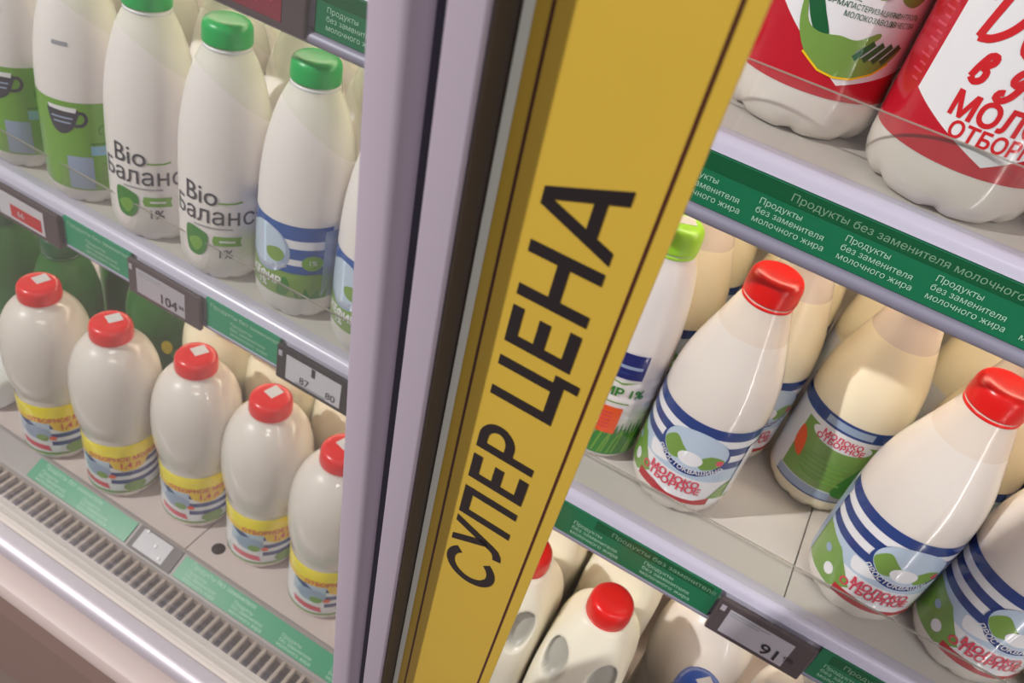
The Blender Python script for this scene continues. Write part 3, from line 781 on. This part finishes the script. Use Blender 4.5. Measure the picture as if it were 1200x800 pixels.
def big_bottle(name, front):
    body = [(0, 0.036), (0.002, 0.0425), (0.007, 0.0470), (0.014, 0.0492), (0.022, 0.0500), (0.030, 0.0498)]
    z = 0.034
    while z < 0.15:
        body += [(z, 0.0493), (z + 0.0035, 0.0488), (z + 0.007, 0.0495), (z + 0.018, 0.0497)]; z += 0.0245
    body += [(0.172, 0.0490), (0.19, 0.0462), (0.21, 0.0410), (0.228, 0.0340), (0.242, 0.0262), (0.252, 0.0200), (0.262, 0.019)]
    pr = dense(body, 0.005)
    b = empty(name); ip0 = interp(pr)
    lathe('body', pr, ['milk', 'neck'], b, 64, scallop(7, 0.09, 0.016, 0.002), zmat=0.225)
    ip = lambda z: max(ip0(z), 0.0497 if z < 0.165 else 0)
    P = Print(0.050, ip)
    P.ring(0.0295, 0.165, 'lab_crimson', 0)
    if front:
        P.poly([(-0.001, 0.0355), (0.052, 0.062), (0.052, 0.165), (-0.049, 0.165), (-0.053, 0.058)], 'lab_white', 1)
        GL = {'D': [[(0, 0), (.04, .45), (.08, .88)], [(-.22, .70), (-.15, .95), (-.04, 1.08), (.2, 1.12), (.49, 1.06), (.62, .85), (.6, .62), (.5, .35), (.37, .17), (.2, .04), (0, 0)]],
              'o': [[(.25, .92), (.08, .75), (.02, .4), (.12, .05), (.32, .02), (.5, .3), (.48, .7), (.36, .9), (.2, .9)]],
              'м': [[(0, 0), (.06, .5), (.1, .9)], [(.1, .9), (.25, .2), (.48, .9)], [(.48, .9), (.47, .4), (.52, 0)]],
              'и': [[(.05, .9), (0, .3), (.12, 0), (.28, .3), (.42, .9)], [(.42, .9), (.38, .3), (.5, 0)]],
              'к': [[(0, 0), (.04, .5), (.08, .9)], [(.45, .9), (.2, .6), (.08, .45)], [(.08, .45), (.25, .3), (.45, 0)]],
              'в': [[(.02, .1), (.08, .5), (.22, .95), (.42, 1.0), (.45, .78), (.22, .52)], [(.22, .52), (.42, .42), (.42, .12), (.22, -.02), (.02, .1)]],
              'д': [[(.48, .80), (.34, .95), (.12, .78), (.05, .48), (.2, .36), (.4, .6), (.5, .9), (.42, .4), (.3, -.05), (.1, -.28), (-.12, -.25), (-.1, -.05), (.05, .0)]],
              'е': [[(.05, .45), (.3, .52), (.42, .72), (.3, .92), (.1, .78), (.03, .4), (.18, .05), (.48, .22)]],
              'р': [[(.0, -.5), (.06, .3), (.12, .9)], [(.1, .5), (.3, .9), (.5, .78), (.46, .35), (.25, .12), (.08, .2)]],
              'н': [[(0, 0), (.04, .5), (.08, .9)], [(.04, .45), (.42, .48)], [(.38, 0), (.42, .5), (.46, .9)]]}
        def script(word, u, v, k, w_):
            for ch in word:
                if ch != ' ':
                    for st in GL[ch]:
                        P.stroke([(u + (a + 0.12 * b) * k, v + b * k) for a, b in (dense(st, 0.07) if len(st) > 2 else st)], w_, 'lab_redtext', 3)
                u += k * (0.78 if ch == 'D' else 0.66)
        script('Dомик'.replace('о', 'o'), -0.0355, 0.0930, 0.0255, 0.0040)
        script('в деревне', -0.0295, 0.0740, 0.0140, 0.0034)
        P.text('МОЛОКО', 0.005, 0.0605, 0.0170, 'lab_redtext', 3, offset=0.0006, sx=0.92)
        P.text('ОТБОРНОЕ', 0.005, 0.0485, 0.0120, 'lab_redtext', 3, offset=0.0003, sx=0.92)
        for i in range(24): P.rect(-0.062 - 0.003 * (i % 2), -0.056, 0.060 + 0.0042 * i, 0.0612 + 0.0042 * i, 'lab_pink', 2)
    else:
        P.poly([(0.004, 0.0380), (0.050, 0.052), (0.058, 0.165), (-0.050, 0.165), (-0.046, 0.072)], 'lab_white', 1)
        # green hand cupped round the pictures
        du, dv = -0.008, -0.005
        def sh(pts): return [(a + du, b + dv) for a, b in pts]
        P.blob(sh([(-0.026, 0.130), (-0.0225, 0.130), (-0.020, 0.098), (-0.012, 0.082), (-0.004, 0.0685), (-0.010, 0.066), (-0.020, 0.078), (-0.026, 0.096)]), 'lab_darkgreen', 3)
        P.blob(sh([(-0.026, 0.094), (-0.019, 0.074), (-0.010, 0.0685), (0.002, 0.0700), (0.012, 0.0700), (0.022, 0.0760), (0.024, 0.0735), (0.017, 0.0670), (0.014, 0.0630), (0.020, 0.0610), (0.030, 0.0615), (0.040, 0.0690), (0.043, 0.0690), (0.038, 0.0610), (0.030, 0.0540), (0.018, 0.0490), (0.008, 0.0478), (-0.002, 0.0495), (-0.014, 0.0570), (-0.023, 0.0720)]), 'lab_grass', 4)
        for i in range(4):
            x0 = 0.014 + 0.0060 * i
            P.stroke(sh([(x0, 0.0600), (x0 + 0.004, 0.0650), (x0 + 0.0085, 0.0705)]), 0.0036, 'lab_darkgreen', 5)
        P.stroke(sh([(-0.014, 0.0560), (-0.002, 0.0488), (0.008, 0.0472), (0.018, 0.0484), (0.030, 0.0534), (0.038, 0.0600)]), 0.0012, 'lab_gold', 5)
        for u, v, c1, c2 in ((-0.014, 0.0990, 'lab_grass', 'lab_lightblue'), (0.006, 0.0960, 'lab_gold', 'lab_white'), (0.026, 0.0950, 'lab_orange', 'lab_white')):
            P.blob([(u - 0.009, v + 0.002), (u - 0.007, v - 0.005), (u, v - 0.008), (u + 0.006, v - 0.006), (u + 0.010, v + 0.001), (u + 0.003, v - 0.002), (u - 0.003, v - 0.003)], 'lab_grass', 3)
            P.ell(u + 0.001, v + 0.004, 0.0045, 0.006, c1, 4)
            P.ell(u - 0.003, v + 0.001, 0.003, 0.0035, c2, 5)
        P.text('ПРОВЕРЕННЫЕ', -0.0165, 0.0860, 0.0042, 'lab_darkgreen', 3, sx=0.85)
        P.text('КОРМА', -0.0165, 0.0812, 0.0042, 'lab_darkgreen', 3)
        P.text('ПАСТЕРИЗАЦИЯ И', 0.0060, 0.0815, 0.0042, 'lab_darkgreen', 3, sx=0.8)
        P.text('МОЛОКОЗАВОДЕ', 0.0060, 0.0767, 0.0042, 'lab_darkgreen', 3, sx=0.85)
        P.text('КОНТРОЛЬ', 0.0270, 0.0815, 0.0042, 'lab_darkgreen', 3, sx=0.8)
        P.text('КАЧЕСТВА', 0.0270, 0.0767, 0.0042, 'lab_darkgreen', 3, sx=0.8)
    P.build('label', b)
    make_cap(b, 'cap_red', 0.256, 0.0215, 0.022)
    return b

def jug(name, capm='cap_red'):
    b = empty(name)
    hx, hy, H = 0.0385, 0.052, 0.243
    segs = 144; prof = [i / 110 for i in range(111)]
    verts = []; faces = []; fm = []; grey = []
    for j, t in enumerate(prof):
        k = 0.88 + 2.0 * t if t < 0.06 else 1.0
        z = t * H
        sh = max(0.0, (t - 0.66) / 0.34)          # shoulder
        rx = hx * k * (1 - 0.50 * sh ** 2.6); ry = hy * k * (1 - 0.62 * sh ** 2.0); e = 5.0 - 2.2 * sh
        for i in range(segs):
            a = 2 * PI * i / segs; c, s_ = math.cos(a), math.sin(a)
            r = 1.0 / ((abs(c) / rx) ** e + (abs(s_) / ry) ** e) ** (1 / e)
            x, y = r * c, r * s_
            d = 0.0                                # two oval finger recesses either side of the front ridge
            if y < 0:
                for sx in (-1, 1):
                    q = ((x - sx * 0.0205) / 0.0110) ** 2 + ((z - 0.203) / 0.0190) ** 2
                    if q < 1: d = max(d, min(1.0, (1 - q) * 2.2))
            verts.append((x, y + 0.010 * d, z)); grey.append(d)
    for j in range(len(prof) - 1):
        for i in range(segs):
            kx = (i + 1) % segs
            q = (j * segs + i, j * segs + kx, (j + 1) * segs + kx, (j + 1) * segs + i)
            faces.append(q); fm.append(0)
    faces.append(tuple(range(segs))[::-1]); fm.append(0)
    faces.append(tuple(range((len(prof) - 1) * segs, len(prof) * segs))); fm.append(0)
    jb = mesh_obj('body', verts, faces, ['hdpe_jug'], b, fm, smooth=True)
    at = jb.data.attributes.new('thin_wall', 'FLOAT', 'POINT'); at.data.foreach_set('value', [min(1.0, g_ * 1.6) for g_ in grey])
    lathe('neck', [(0, 0.0185), (0.006, 0.0175), (0.012, 0.0175)], 'hdpe', b, 48).location = (0, 0, H - 0.004)
    make_cap(b, capm, H + 0.002, 0.0192, 0.018)
    return b

def place(b, x, y, z, rz, label, cat='bottle', group=None):
    b.location = (x, y, z); b.rotation_euler = (0, 0, rz)
    return tag(b, label, cat, group)
D2R = PI / 180
# middle shelf, right of the banner
A = striped_bottle('milk_bottle'); place(A, -0.0065, 0.553, Z2, -2 * D2R, 'striped label milk bottle with red cap standing next to the lime capped bottle', group='striped milk bottles')
B = striped_bottle('milk_bottle', back=True, milk='milk_warm_lit'); place(B, 0.0985, 0.640, Z2, -6 * D2R, 'milk bottle turned to show its green back label, cap under the top shelf', group='striped milk bottles')
def dup(src, x, y, z, rz, label, group=None):
    c = copy_tree(src); return place(c, x, y, z, rz * D2R, label, 'bottle', group)
dup(A, 0.1555, 0.547, Z2, 12, 'striped label milk bottle with red cap at right, diagonal light streak across it', 'striped milk bottles')
dup(A, 0.2425, 0.546, Z2, 8, 'striped label milk bottle in the lower right corner, cap out of the picture', 'striped milk bottles')
Lm = lime_bottle('kefir_bottle'); place(Lm, -0.0868, 0.562, Z2, 13 * D2R, 'white kefir bottle with lime green cap and orange square beside the banner')
backlab = 'cream milk bottle in the rows behind the front striped bottles'
M0 = striped_bottle('milk_bottle', milk='milk_warm_lit')
rows = [(0.010, 0.642, 30, 'cream milk bottle right behind the red capped bottle beside the lime cap'), (-0.079, 0.650, 40, 'cream milk bottle right behind the lime capped kefir bottle'),
        (0.190, 0.637, 20, 'cream milk bottle behind and between the two rightmost striped bottles'), (0.278, 0.636, -30, 'cream milk bottle behind the corner bottle at the right edge'),
        (0.330, 0.548, 10, 'striped milk bottle beyond the right picture edge'), (0.418, 0.55, 10, 'second striped milk bottle beyond the right picture edge'),
        (-0.173, 0.56, 0, 'striped milk bottle hidden behind the yellow banner'), (-0.173, 0.647, 10, 'cream milk bottle hidden behind the banner, second row')]
third = ['banner', 'lime capped bottle', 'red capped bottle beside the lime cap', 'bottle showing its back label', 'right red capped bottle', 'corner bottle', 'right picture edge']
for i in range(7): rows.append((-0.165 + 0.088 * i, 0.738, 40 * i, 'cream milk bottle in the third row behind the ' + third[i]))
for i, (x, y, r, lb) in enumerate(rows):
    if i == 0: place(M0, x, y, Z2, r * D2R, lb, group='rear striped milk bottles')
    else: dup(M0, x, y, Z2, r, lb, 'rear striped milk bottles')
# middle shelf, behind the left door
G = green_bottle('kefir_bottle'); place(G, -0.7560, 0.528, Z2, 53 * D2R, 'green labelled bottle at the left edge with a dark cup print', group='green labelled bottles')
dup(G, -0.6660, 0.528, Z2, 49, 'green labelled bottle with dark cup print beside the bio bottles', 'green labelled bottles')
Bi = bio_bottle('kefir_bottle'); place(Bi, -0.5765, 0.527, Z2, 36 * D2R, 'bio bottle with green cap next to the green labelled bottle', group='bio bottles')
dup(Bi, -0.4875, 0.527, Z2, 32, 'bio bottle with green cap next to the blue striped kefir bottle', 'bio bottles')
K = kefir_bottle('kefir_bottle'); place(K, -0.4000, 0.532, Z2, 24 * D2R, 'green capped kefir bottle with blue stripes nearest the door frame', group='blue striped kefir bottles')
dup(K, -0.3120, 0.532, Z2, 18, 'blue striped kefir bottle mostly hidden by the door frame', 'blue striped kefir bottles')
cols = [(-0.846, G, 'the left picture edge'), (-0.757, G, 'the leftmost green labelled bottle'), (-0.667, G, 'the second green labelled bottle'), (-0.578, Bi, 'the bio bottle by the green labels'),
        (-0.489, Bi, 'the bio bottle by the striped kefir'), (-0.401, K, 'the blue striped kefir bottle'), (-0.313, K, 'the kefir bottle at the door frame')]
for x, src, who in cols:
    for y, row in ((0.617, 'white bottle one row behind '), (0.704, 'white bottle two rows behind ')):
        dup(src, x + 0.012, y, Z2, random.uniform(-60, 60), row + who, 'rear kefir bottles')
dup(G, -0.846, 0.528, Z2, 50, 'green labelled bottle beyond the left picture edge', 'green labelled bottles')
# top shelf right
E1 = big_bottle('large_milk_bottle', False); place(E1, -0.0480, 0.568, Z3, 20 * D2R, 'large red labelled milk bottle turned to show a green hand', group='large red milk bottles')
F1 = big_bottle('large_milk_bottle', True); place(F1, 0.0510, 0.5385, Z3, 12 * D2R, 'large red labelled milk bottle with red handwriting at the right edge', group='large red milk bottles')
for x, y, lb in ((-0.152, 0.570, 'large red labelled milk bottle hidden behind the banner'), (0.1585, 0.545, 'large red labelled milk bottle beyond the right picture edge'), (-0.102, 0.674, 'large red milk bottle in the second row by the banner'),
                 (0.002, 0.674, 'large red milk bottle in the second row between the front pair'), (0.106, 0.655, 'large red milk bottle in the second row behind the handwritten label'),
                 (-0.62, 0.60, 'large milk bottle above the left green labelled bottles'), (-0.51, 0.60, 'large milk bottle above the bio bottles'), (-0.40, 0.60, 'large milk bottle above the kefir with blue stripes'), (-0.29, 0.60, 'large milk bottle on the top shelf behind the door frame')):
    dup(F1, x, y, Z3, 10, lb, 'hidden large milk bottles')
# bottom deck, left: round bottles
Rb = round_bottle('round_milk_bottle'); lab = ['leftmost', 'second from left', 'third from left', 'fourth from left', 'rightmost']
pos = [(-0.6640, 0.4470, 66), (-0.5680, 0.4520, 56), (-0.4740, 0.4720, 57), (-0.3810, 0.4750, 66), (-0.2870, 0.4660, 62)]
for i, (x, y, r) in enumerate(pos):
    lb = 'round white bottle with red cap and yellow label, %s of the front row' % lab[i]
    if i == 0: place(Rb, x, y, ZD, r * D2R, lb, group='round yellow labelled bottles')
    else: dup(Rb, x, y, ZD, r, lb, 'round yellow labelled bottles')
for c_, a_ in zip([o for o in bpy.data.objects if o.name.startswith('round_milk_bottle')], (0, 25, 70, 110, 40)):
    pass
Rb2 = round_bottle('round_milk_bottle', sticker=None, milk='milk_warm_lit')
for k_, nm_ in enumerate(('second', 'third', 'fourth', 'rightmost')):
    for y, row in ((0.572, 'one row behind'), (0.666, 'two rows behind')):
        x = -0.5300 + 0.0935 * k_
        lb = 'round cream bottle %s the %s red capped bottle' % (row, nm_)
        if k_ == 0 and y < 0.6: place(Rb2, x, y, ZD, 0, lb, group='rear round bottles')
        else: dup(Rb2, x, y, ZD, 25 * k_, lb, 'rear round bottles')
# bottom deck, far left: green bottles
def green_drink(name):
    pr = dense([(0, 0.030), (0.003, 0.036), (0.01, 0.038), (0.12, 0.038), (0.15, 0.036), (0.18, 0.028), (0.195, 0.021), (0.21, 0.020)])
    b = empty(name); lathe('body', pr, ['green_pack'], b, 48)
    P = Print(0.038, interp(pr))
    for i in range(9):
        u = -0.05 + 0.0125 * i; v = 0.06 + 0.05 * ((i * 37) % 10) / 10
        P.ell(u, v, 0.011, 0.006, ('lab_grass', 'lab_yellow', 'lab_green')[i % 3], 1 + i % 3, rot=0.7 * i)
    P.build('label', b); make_cap(b, 'lab_darkgreen', 0.200, 0.0225, 0.022)
    return b
gd = green_drink('green_bottle'); place(gd, -0.640, 0.580, ZD, 0, 'dark green bottle with yellow leaf print behind the round bottles', group='green bottles')
dup(gd, -0.735, 0.530, ZD, 60, 'dark green bottle at the left edge of the deck', 'green bottles')
dup(gd, -0.735, 0.625, ZD, 130, 'dark green bottle in the row behind, under the red price tag', 'green bottles')
dup(gd, -0.640, 0.675, ZD, 130, 'dark green bottle deepest in its row under the shelf', 'green bottles')
dup(gd, -0.83, 0.530, ZD, 130, 'dark green bottle beyond the left edge of the picture', 'green bottles')
pk = empty('wrapped_pack', (-0.795, 0.455, ZD)); tag(pk, 'crumpled pale wrapped pack on the deck at the left edge', 'pack')
bm = bmesh.new(); bmesh.ops.create_cube(bm, size=1.0); bmesh.ops.bevel(bm, geom=bm.edges[:], offset=0.22, segments=4, affect='EDGES', profile=0.5)
bmesh.ops.subdivide_edges(bm, edges=bm.edges[:], cuts=1)
for v in bm.verts: v.co = Vector((v.co.x * 0.105 + random.uniform(-1, 1) * .001, v.co.y * 0.07 + random.uniform(-1, 1) * .001, (v.co.z + 0.5) * 0.05))
me = bpy.data.meshes.new('wrapper'); bm.to_mesh(me); bm.free(); me.materials.append(MATS['lab_white']); me.polygons.foreach_set('use_smooth', [True] * len(me.polygons)); link('wrapper', me, pk)
# bottom deck, right: jugs
J = jug('milk_jug'); place(J, -0.0045, 0.452, ZD, 0.02, 'white milk jug with red cap and grey finger recesses', 'jug', 'milk jugs')
def dupj(x, y, rz, label):
    c = copy_tree(J); return place(c, x, y, ZD, rz * D2R, label, 'jug', 'milk jugs')
dupj(-0.0835, 0.455, 1, 'white milk jug half hidden by the lower end of the banner')
for x, y, lb in ((-0.086, 0.563, 'cream milk jug behind the jug half hidden by the banner'), (-0.005, 0.561, 'cream milk jug right behind the red capped jug'), (-0.086, 0.672, 'cream milk jug in the third row by the banner'), (-0.005, 0.670, 'cream milk jug in the third row behind the red capped jug')):
    dupj(x, y, 180 if y > 0.5 else 0, lb)
Bb = striped_bottle('milk_bottle', capm='cap_blue', milk='milk', sticker=0.8); place(Bb, 0.0890, 0.450, ZD, 0, 'milk bottle with blue cap bearing a pale square sticker at the bottom edge')
c_ = [o for o in Bb.children if o.name.startswith('cap')][0]
r2 = round_bottle('round_milk_bottle', capm='cap_white', sticker=None, label=False, milk='milk'); place(r2, 0.086, 0.552, ZD, 0, 'white round shouldered bottle behind the blue capped one')
dup(r2, 0.185, 0.530, ZD, 0, 'white round shouldered bottle below the price tag reading 91')
dup(r2, 0.29, 0.53, ZD, 0, 'white round shouldered bottle beyond the lower right corner')
dup(r2, 0.09, 0.655, ZD, 0, 'white round shouldered bottle deepest in its row')

# ------------------------------------------------------------------ doors
U = Vector((0.99840081, -0.0434642, -0.03614821)); Dn = Vector((-0.02970524, 0.14068688, -0.98960841)); Nn = Vector((0.04809811, 0.98909962, 0.13917078))
O = Vector((-0.12, 0.325 - 0.142 * 0.45, -0.40 + CZ))
DM = Matrix(((U.x, Nn.x, -Dn.x, O.x), (U.y, Nn.y, -Dn.y, O.y), (U.z, Nn.z, -Dn.z, O.z), (0, 0, 0, 1)))
def door_root(name):
    e = empty(name); e.matrix_world = DM; return e
ZB, ZT = -0.452, 1.05
d1 = door_root('door_1'); tag(d1, 'left glass door with lavender grey grooved frame', 'door', kind='structure')
p = -0.014
prof = [(-0.0269, p + 0.0015), (-0.0263, p + 0.0004), (-0.0250, p), (-0.0150, p)]
ea = math.asin(0.72)
for i in range(1, 9):
    a = ea * i / 8
    prof.append((-0.0150 + 0.0100 * math.sin(a), p + 0.0230 * (1 - math.cos(a))))
prof += [(-0.0078, 0.0125), (-0.0269, 0.0125)]
prism_z('outer_stile', prof, ZB, ZT, 'lavender', d1, smooth=True)
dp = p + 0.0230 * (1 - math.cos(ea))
prism_z('groove_shade_strip', [(-0.0077, dp + 0.0002), (-0.0055, dp + 0.0022), (-0.0030, dp + 0.0040), (-0.0006, dp + 0.0045), (-0.0006, 0.012), (-0.0077, 0.012)], ZB, ZT, 'groove_shade', d1, smooth=True)  # added dark strip that paints the deep shade into the groove
prof = [(-0.0005, 0.0125), (-0.0005, p + 0.0012), (0.0006, p)]
prof += [(0.0116, p)]
for i in range(1, 7):
    a = PI / 2 * i / 6
    prof.append((0.0116 + 0.0016 * math.sin(a), p + 0.0018 * (1 - math.cos(a))))
prof += [(0.0132, 0.0125)]
prism_z('inner_stile', prof, ZB, ZT, 'lavender', d1, smooth=True)
yb, zb = 0.3380, ZD - 0.022
pn = prism_x('pane', [(yb, zb), (yb + 0.004, zb), (yb + 0.004 - 0.142 * 1.3, zb + 1.3), (yb - 0.142 * 1.3, zb + 1.3)], -1.42, -0.138, 'glass_hazy', d1)
pn.matrix_parent_inverse = DM.inverted()
d2 = door_root('door_2'); tag(d2, 'right glass door carrying the yellow banner on its stile', 'door', kind='structure')
prism_z('gasket', [(0.0134, p + 0.0016), (0.0140, p + 0.0012), (0.0146, p + 0.0022), (0.0146, 0.0124), (0.0134, 0.0124)], ZB, ZT, 'brown_gasket', d2)
prism_z('bead', [(0.0152, 0.0002), (0.0188, 0.0002), (0.0188, 0.0130), (0.0152, 0.0130)], ZB, ZT, 'bead', d2)
prism_z('stile', [(0.0190, 0.0016), (0.0700, 0.0016), (0.0700, 0.0130), (0.0190, 0.0130)], ZB, ZT, 'lavender', d2)
prism_z('pane', [(0.0702, 0.0060), (0.80, 0.0060), (0.80, 0.0090), (0.0702, 0.0090)], ZB, ZT, 'glass_clear', d2)

# ------------------------------------------------------------------ yellow banner
bn = door_root('price_banner'); tag(bn, 'tall yellow banner with black vertical lettering on the door frame', 'banner')
prism_z('board', [(0.0190, 0.0), (0.0774, 0.0), (0.0774, 0.0015), (0.0190, 0.0015)], ZB + 0.004, 0.70, 'yellow', bn)
for u, w_ in ((0.0243, 0.0011), (0.0715, 0.0011)):
    prism_z('border_line', [(u - w_ / 2, -0.00025), (u + w_ / 2, -0.00025), (u + w_ / 2, 0.0), (u - w_ / 2, 0.0)], ZB + 0.004, 0.70, 'line_brown', bn)
def su(s, t_):   # along the text, letter height -> board coordinates
    return (0.0612 - 0.0278 * t_ + (s - 0.165) * 0.010, s + 0.0018 * (1 - t_))
def letter(polys):
    V = []; F = []
    for pl in polys:
        b0 = len(V); n = len(pl)
        for y in (-0.00030, 0.0):
            for s, t_ in pl:
                u, z = su(s, t_); V.append((u, y, z))
        bmx = None
        F.append(tuple(range(b0, b0 + n))); F.append(tuple(range(b0 + n, b0 + 2 * n))[::-1])
        F += [(b0 + i, b0 + n + i, b0 + n + (i + 1) % n, b0 + (i + 1) % n) for i in range(n)]
    o = mesh_obj('letter', V, F, 'yellow_black', bn)
    bm = bmesh.new(); bm.from_mesh(o.data); bmesh.ops.triangulate(bm, faces=bm.faces[:]); bmesh.ops.recalc_face_normals(bm, faces=bm.faces); bm.to_mesh(o.data); bm.free()
    return o
W = 0.0050; T = 0.165
def bar(s0, s1, t0, t1): return [(s0, t0), (s1, t0), (s1, t1), (s0, t1)]
def arcband(cs, ct, rs, rt, ws, wt, a0, a1, n=28):
    o = [(cs + rs * math.cos(a), ct + rt * math.sin(a)) for a in (a0 + (a1 - a0) * i / n for i in range(n + 1))]
    i_ = [(cs + (rs - ws) * math.cos(a), ct + (rt - wt) * math.sin(a)) for a in (a1 + (a0 - a1) * i / n for i in range(n + 1))]
    return o + i_
# С
letter([arcband(0.0485, 0.5, 0.0155, 0.515, W, T * 1.02, math.radians(42), math.radians(318))])
# У
letter([[(0.0638, 1.0), (0.0690, 1.0), (0.0790, 0.36), (0.0745, 0.30)], [(0.0815, 1.0), (0.0867, 1.0), (0.0775, 0.20), (0.0755, 0.09), (0.0722, 0.02), (0.0680, -0.005), (0.0668, 0.15), (0.0695, 0.165), (0.0715, 0.20), (0.0728, 0.26)]])
# П
letter([[(0.0902, 0.0), (0.0952, 0.0), (0.0952, 1 - T), (0.1078, 1 - T), (0.1078, 0.0), (0.1128, 0.0), (0.1128, 1.0), (0.0902, 1.0)]])
# Е
def ye(s0, s1): letter([[(s0, 0), (s1, 0), (s1, T), (s0 + W, T), (s0 + W, 0.43), (s1 - 0.0018, 0.43), (s1 - 0.0018, 0.43 + T), (s0 + W, 0.43 + T), (s0 + W, 1 - T), (s1 - 0.0004, 1 - T), (s1 - 0.0004, 1), (s0, 1)]])
ye(0.1204, 0.1386)
# Р
bowl = [(0.1490, 1.0)]
cs, ct = 0.1530, 0.69
bowl_o = [(cs + 0.0108 * math.cos(a), ct + 0.31 * math.sin(a)) for a in (PI / 2 - PI * i / 16 for i in range(17))]
bowl_i = [(cs + 0.0060 * math.cos(a), ct + 0.155 * math.sin(a)) for a in (-PI / 2 + PI * i / 16 for i in range(17))]
letter([bar(0.1440, 0.1490, 0, 1), [(0.1490, 1.0)] + bowl_o + [(0.1490, ct - 0.31), (0.1490, ct - 0.155)] + bowl_i + [(0.1490, ct + 0.155)]])
# Ц
letter([[(0.1805, 0), (0.2080, 0), (0.2080, -0.20), (0.2120, -0.20) if False else (0.2080, -0.20), (0.2080, T), (0.2037, T), (0.2037, 1), (0.1985, 1), (0.1985, T), (0.1857, T), (0.1857, 1), (0.1805, 1)], bar(0.2034, 0.2080, -0.20, 0.0)])
ye(0.2119, 0.2312)
# Н
letter([bar(0.2362, 0.2414, 0, 1), bar(0.2562, 0.2613, 0, 1), bar(0.2414, 0.2562, 0.42, 0.42 + T)])
# А
letter([[(0.2650, 0), (0.2704, 0), (0.2729, 0.235), (0.2868, 0.235), (0.2890, 0), (0.2944, 0), (0.2830, 1.0), (0.2763, 1.0)][:0] or [(0.2650, 0), (0.2704, 0), (0.2797, 0.86), (0.2797, 1.0), (0.2763, 1.0)], [(0.2890, 0), (0.2944, 0), (0.2830, 1.0), (0.2797, 1.0), (0.2797, 0.86)], [(0.27295, 0.235), (0.28647, 0.235), (0.28472, 0.39), (0.27463, 0.39)]])

# ------------------------------------------------------------------ vertical lamp of the right door frame (outside the picture)
lm = empty('door_lamp', (0.43, 0.25, ZD + 0.05)); tag(lm, 'vertical tube lamp inside the right door frame', 'lamp')
lathe('tube', [(0.02, 0.0045), (1.20, 0.0045)], 'led_cool', lm, 16)
lathe('socket', [(0.0, 0.011), (0.02, 0.011)], 'lab_white', lm, 16)
lathe('socket', [(1.20, 0.011), (1.22, 0.011)], 'lab_white', lm, 16)
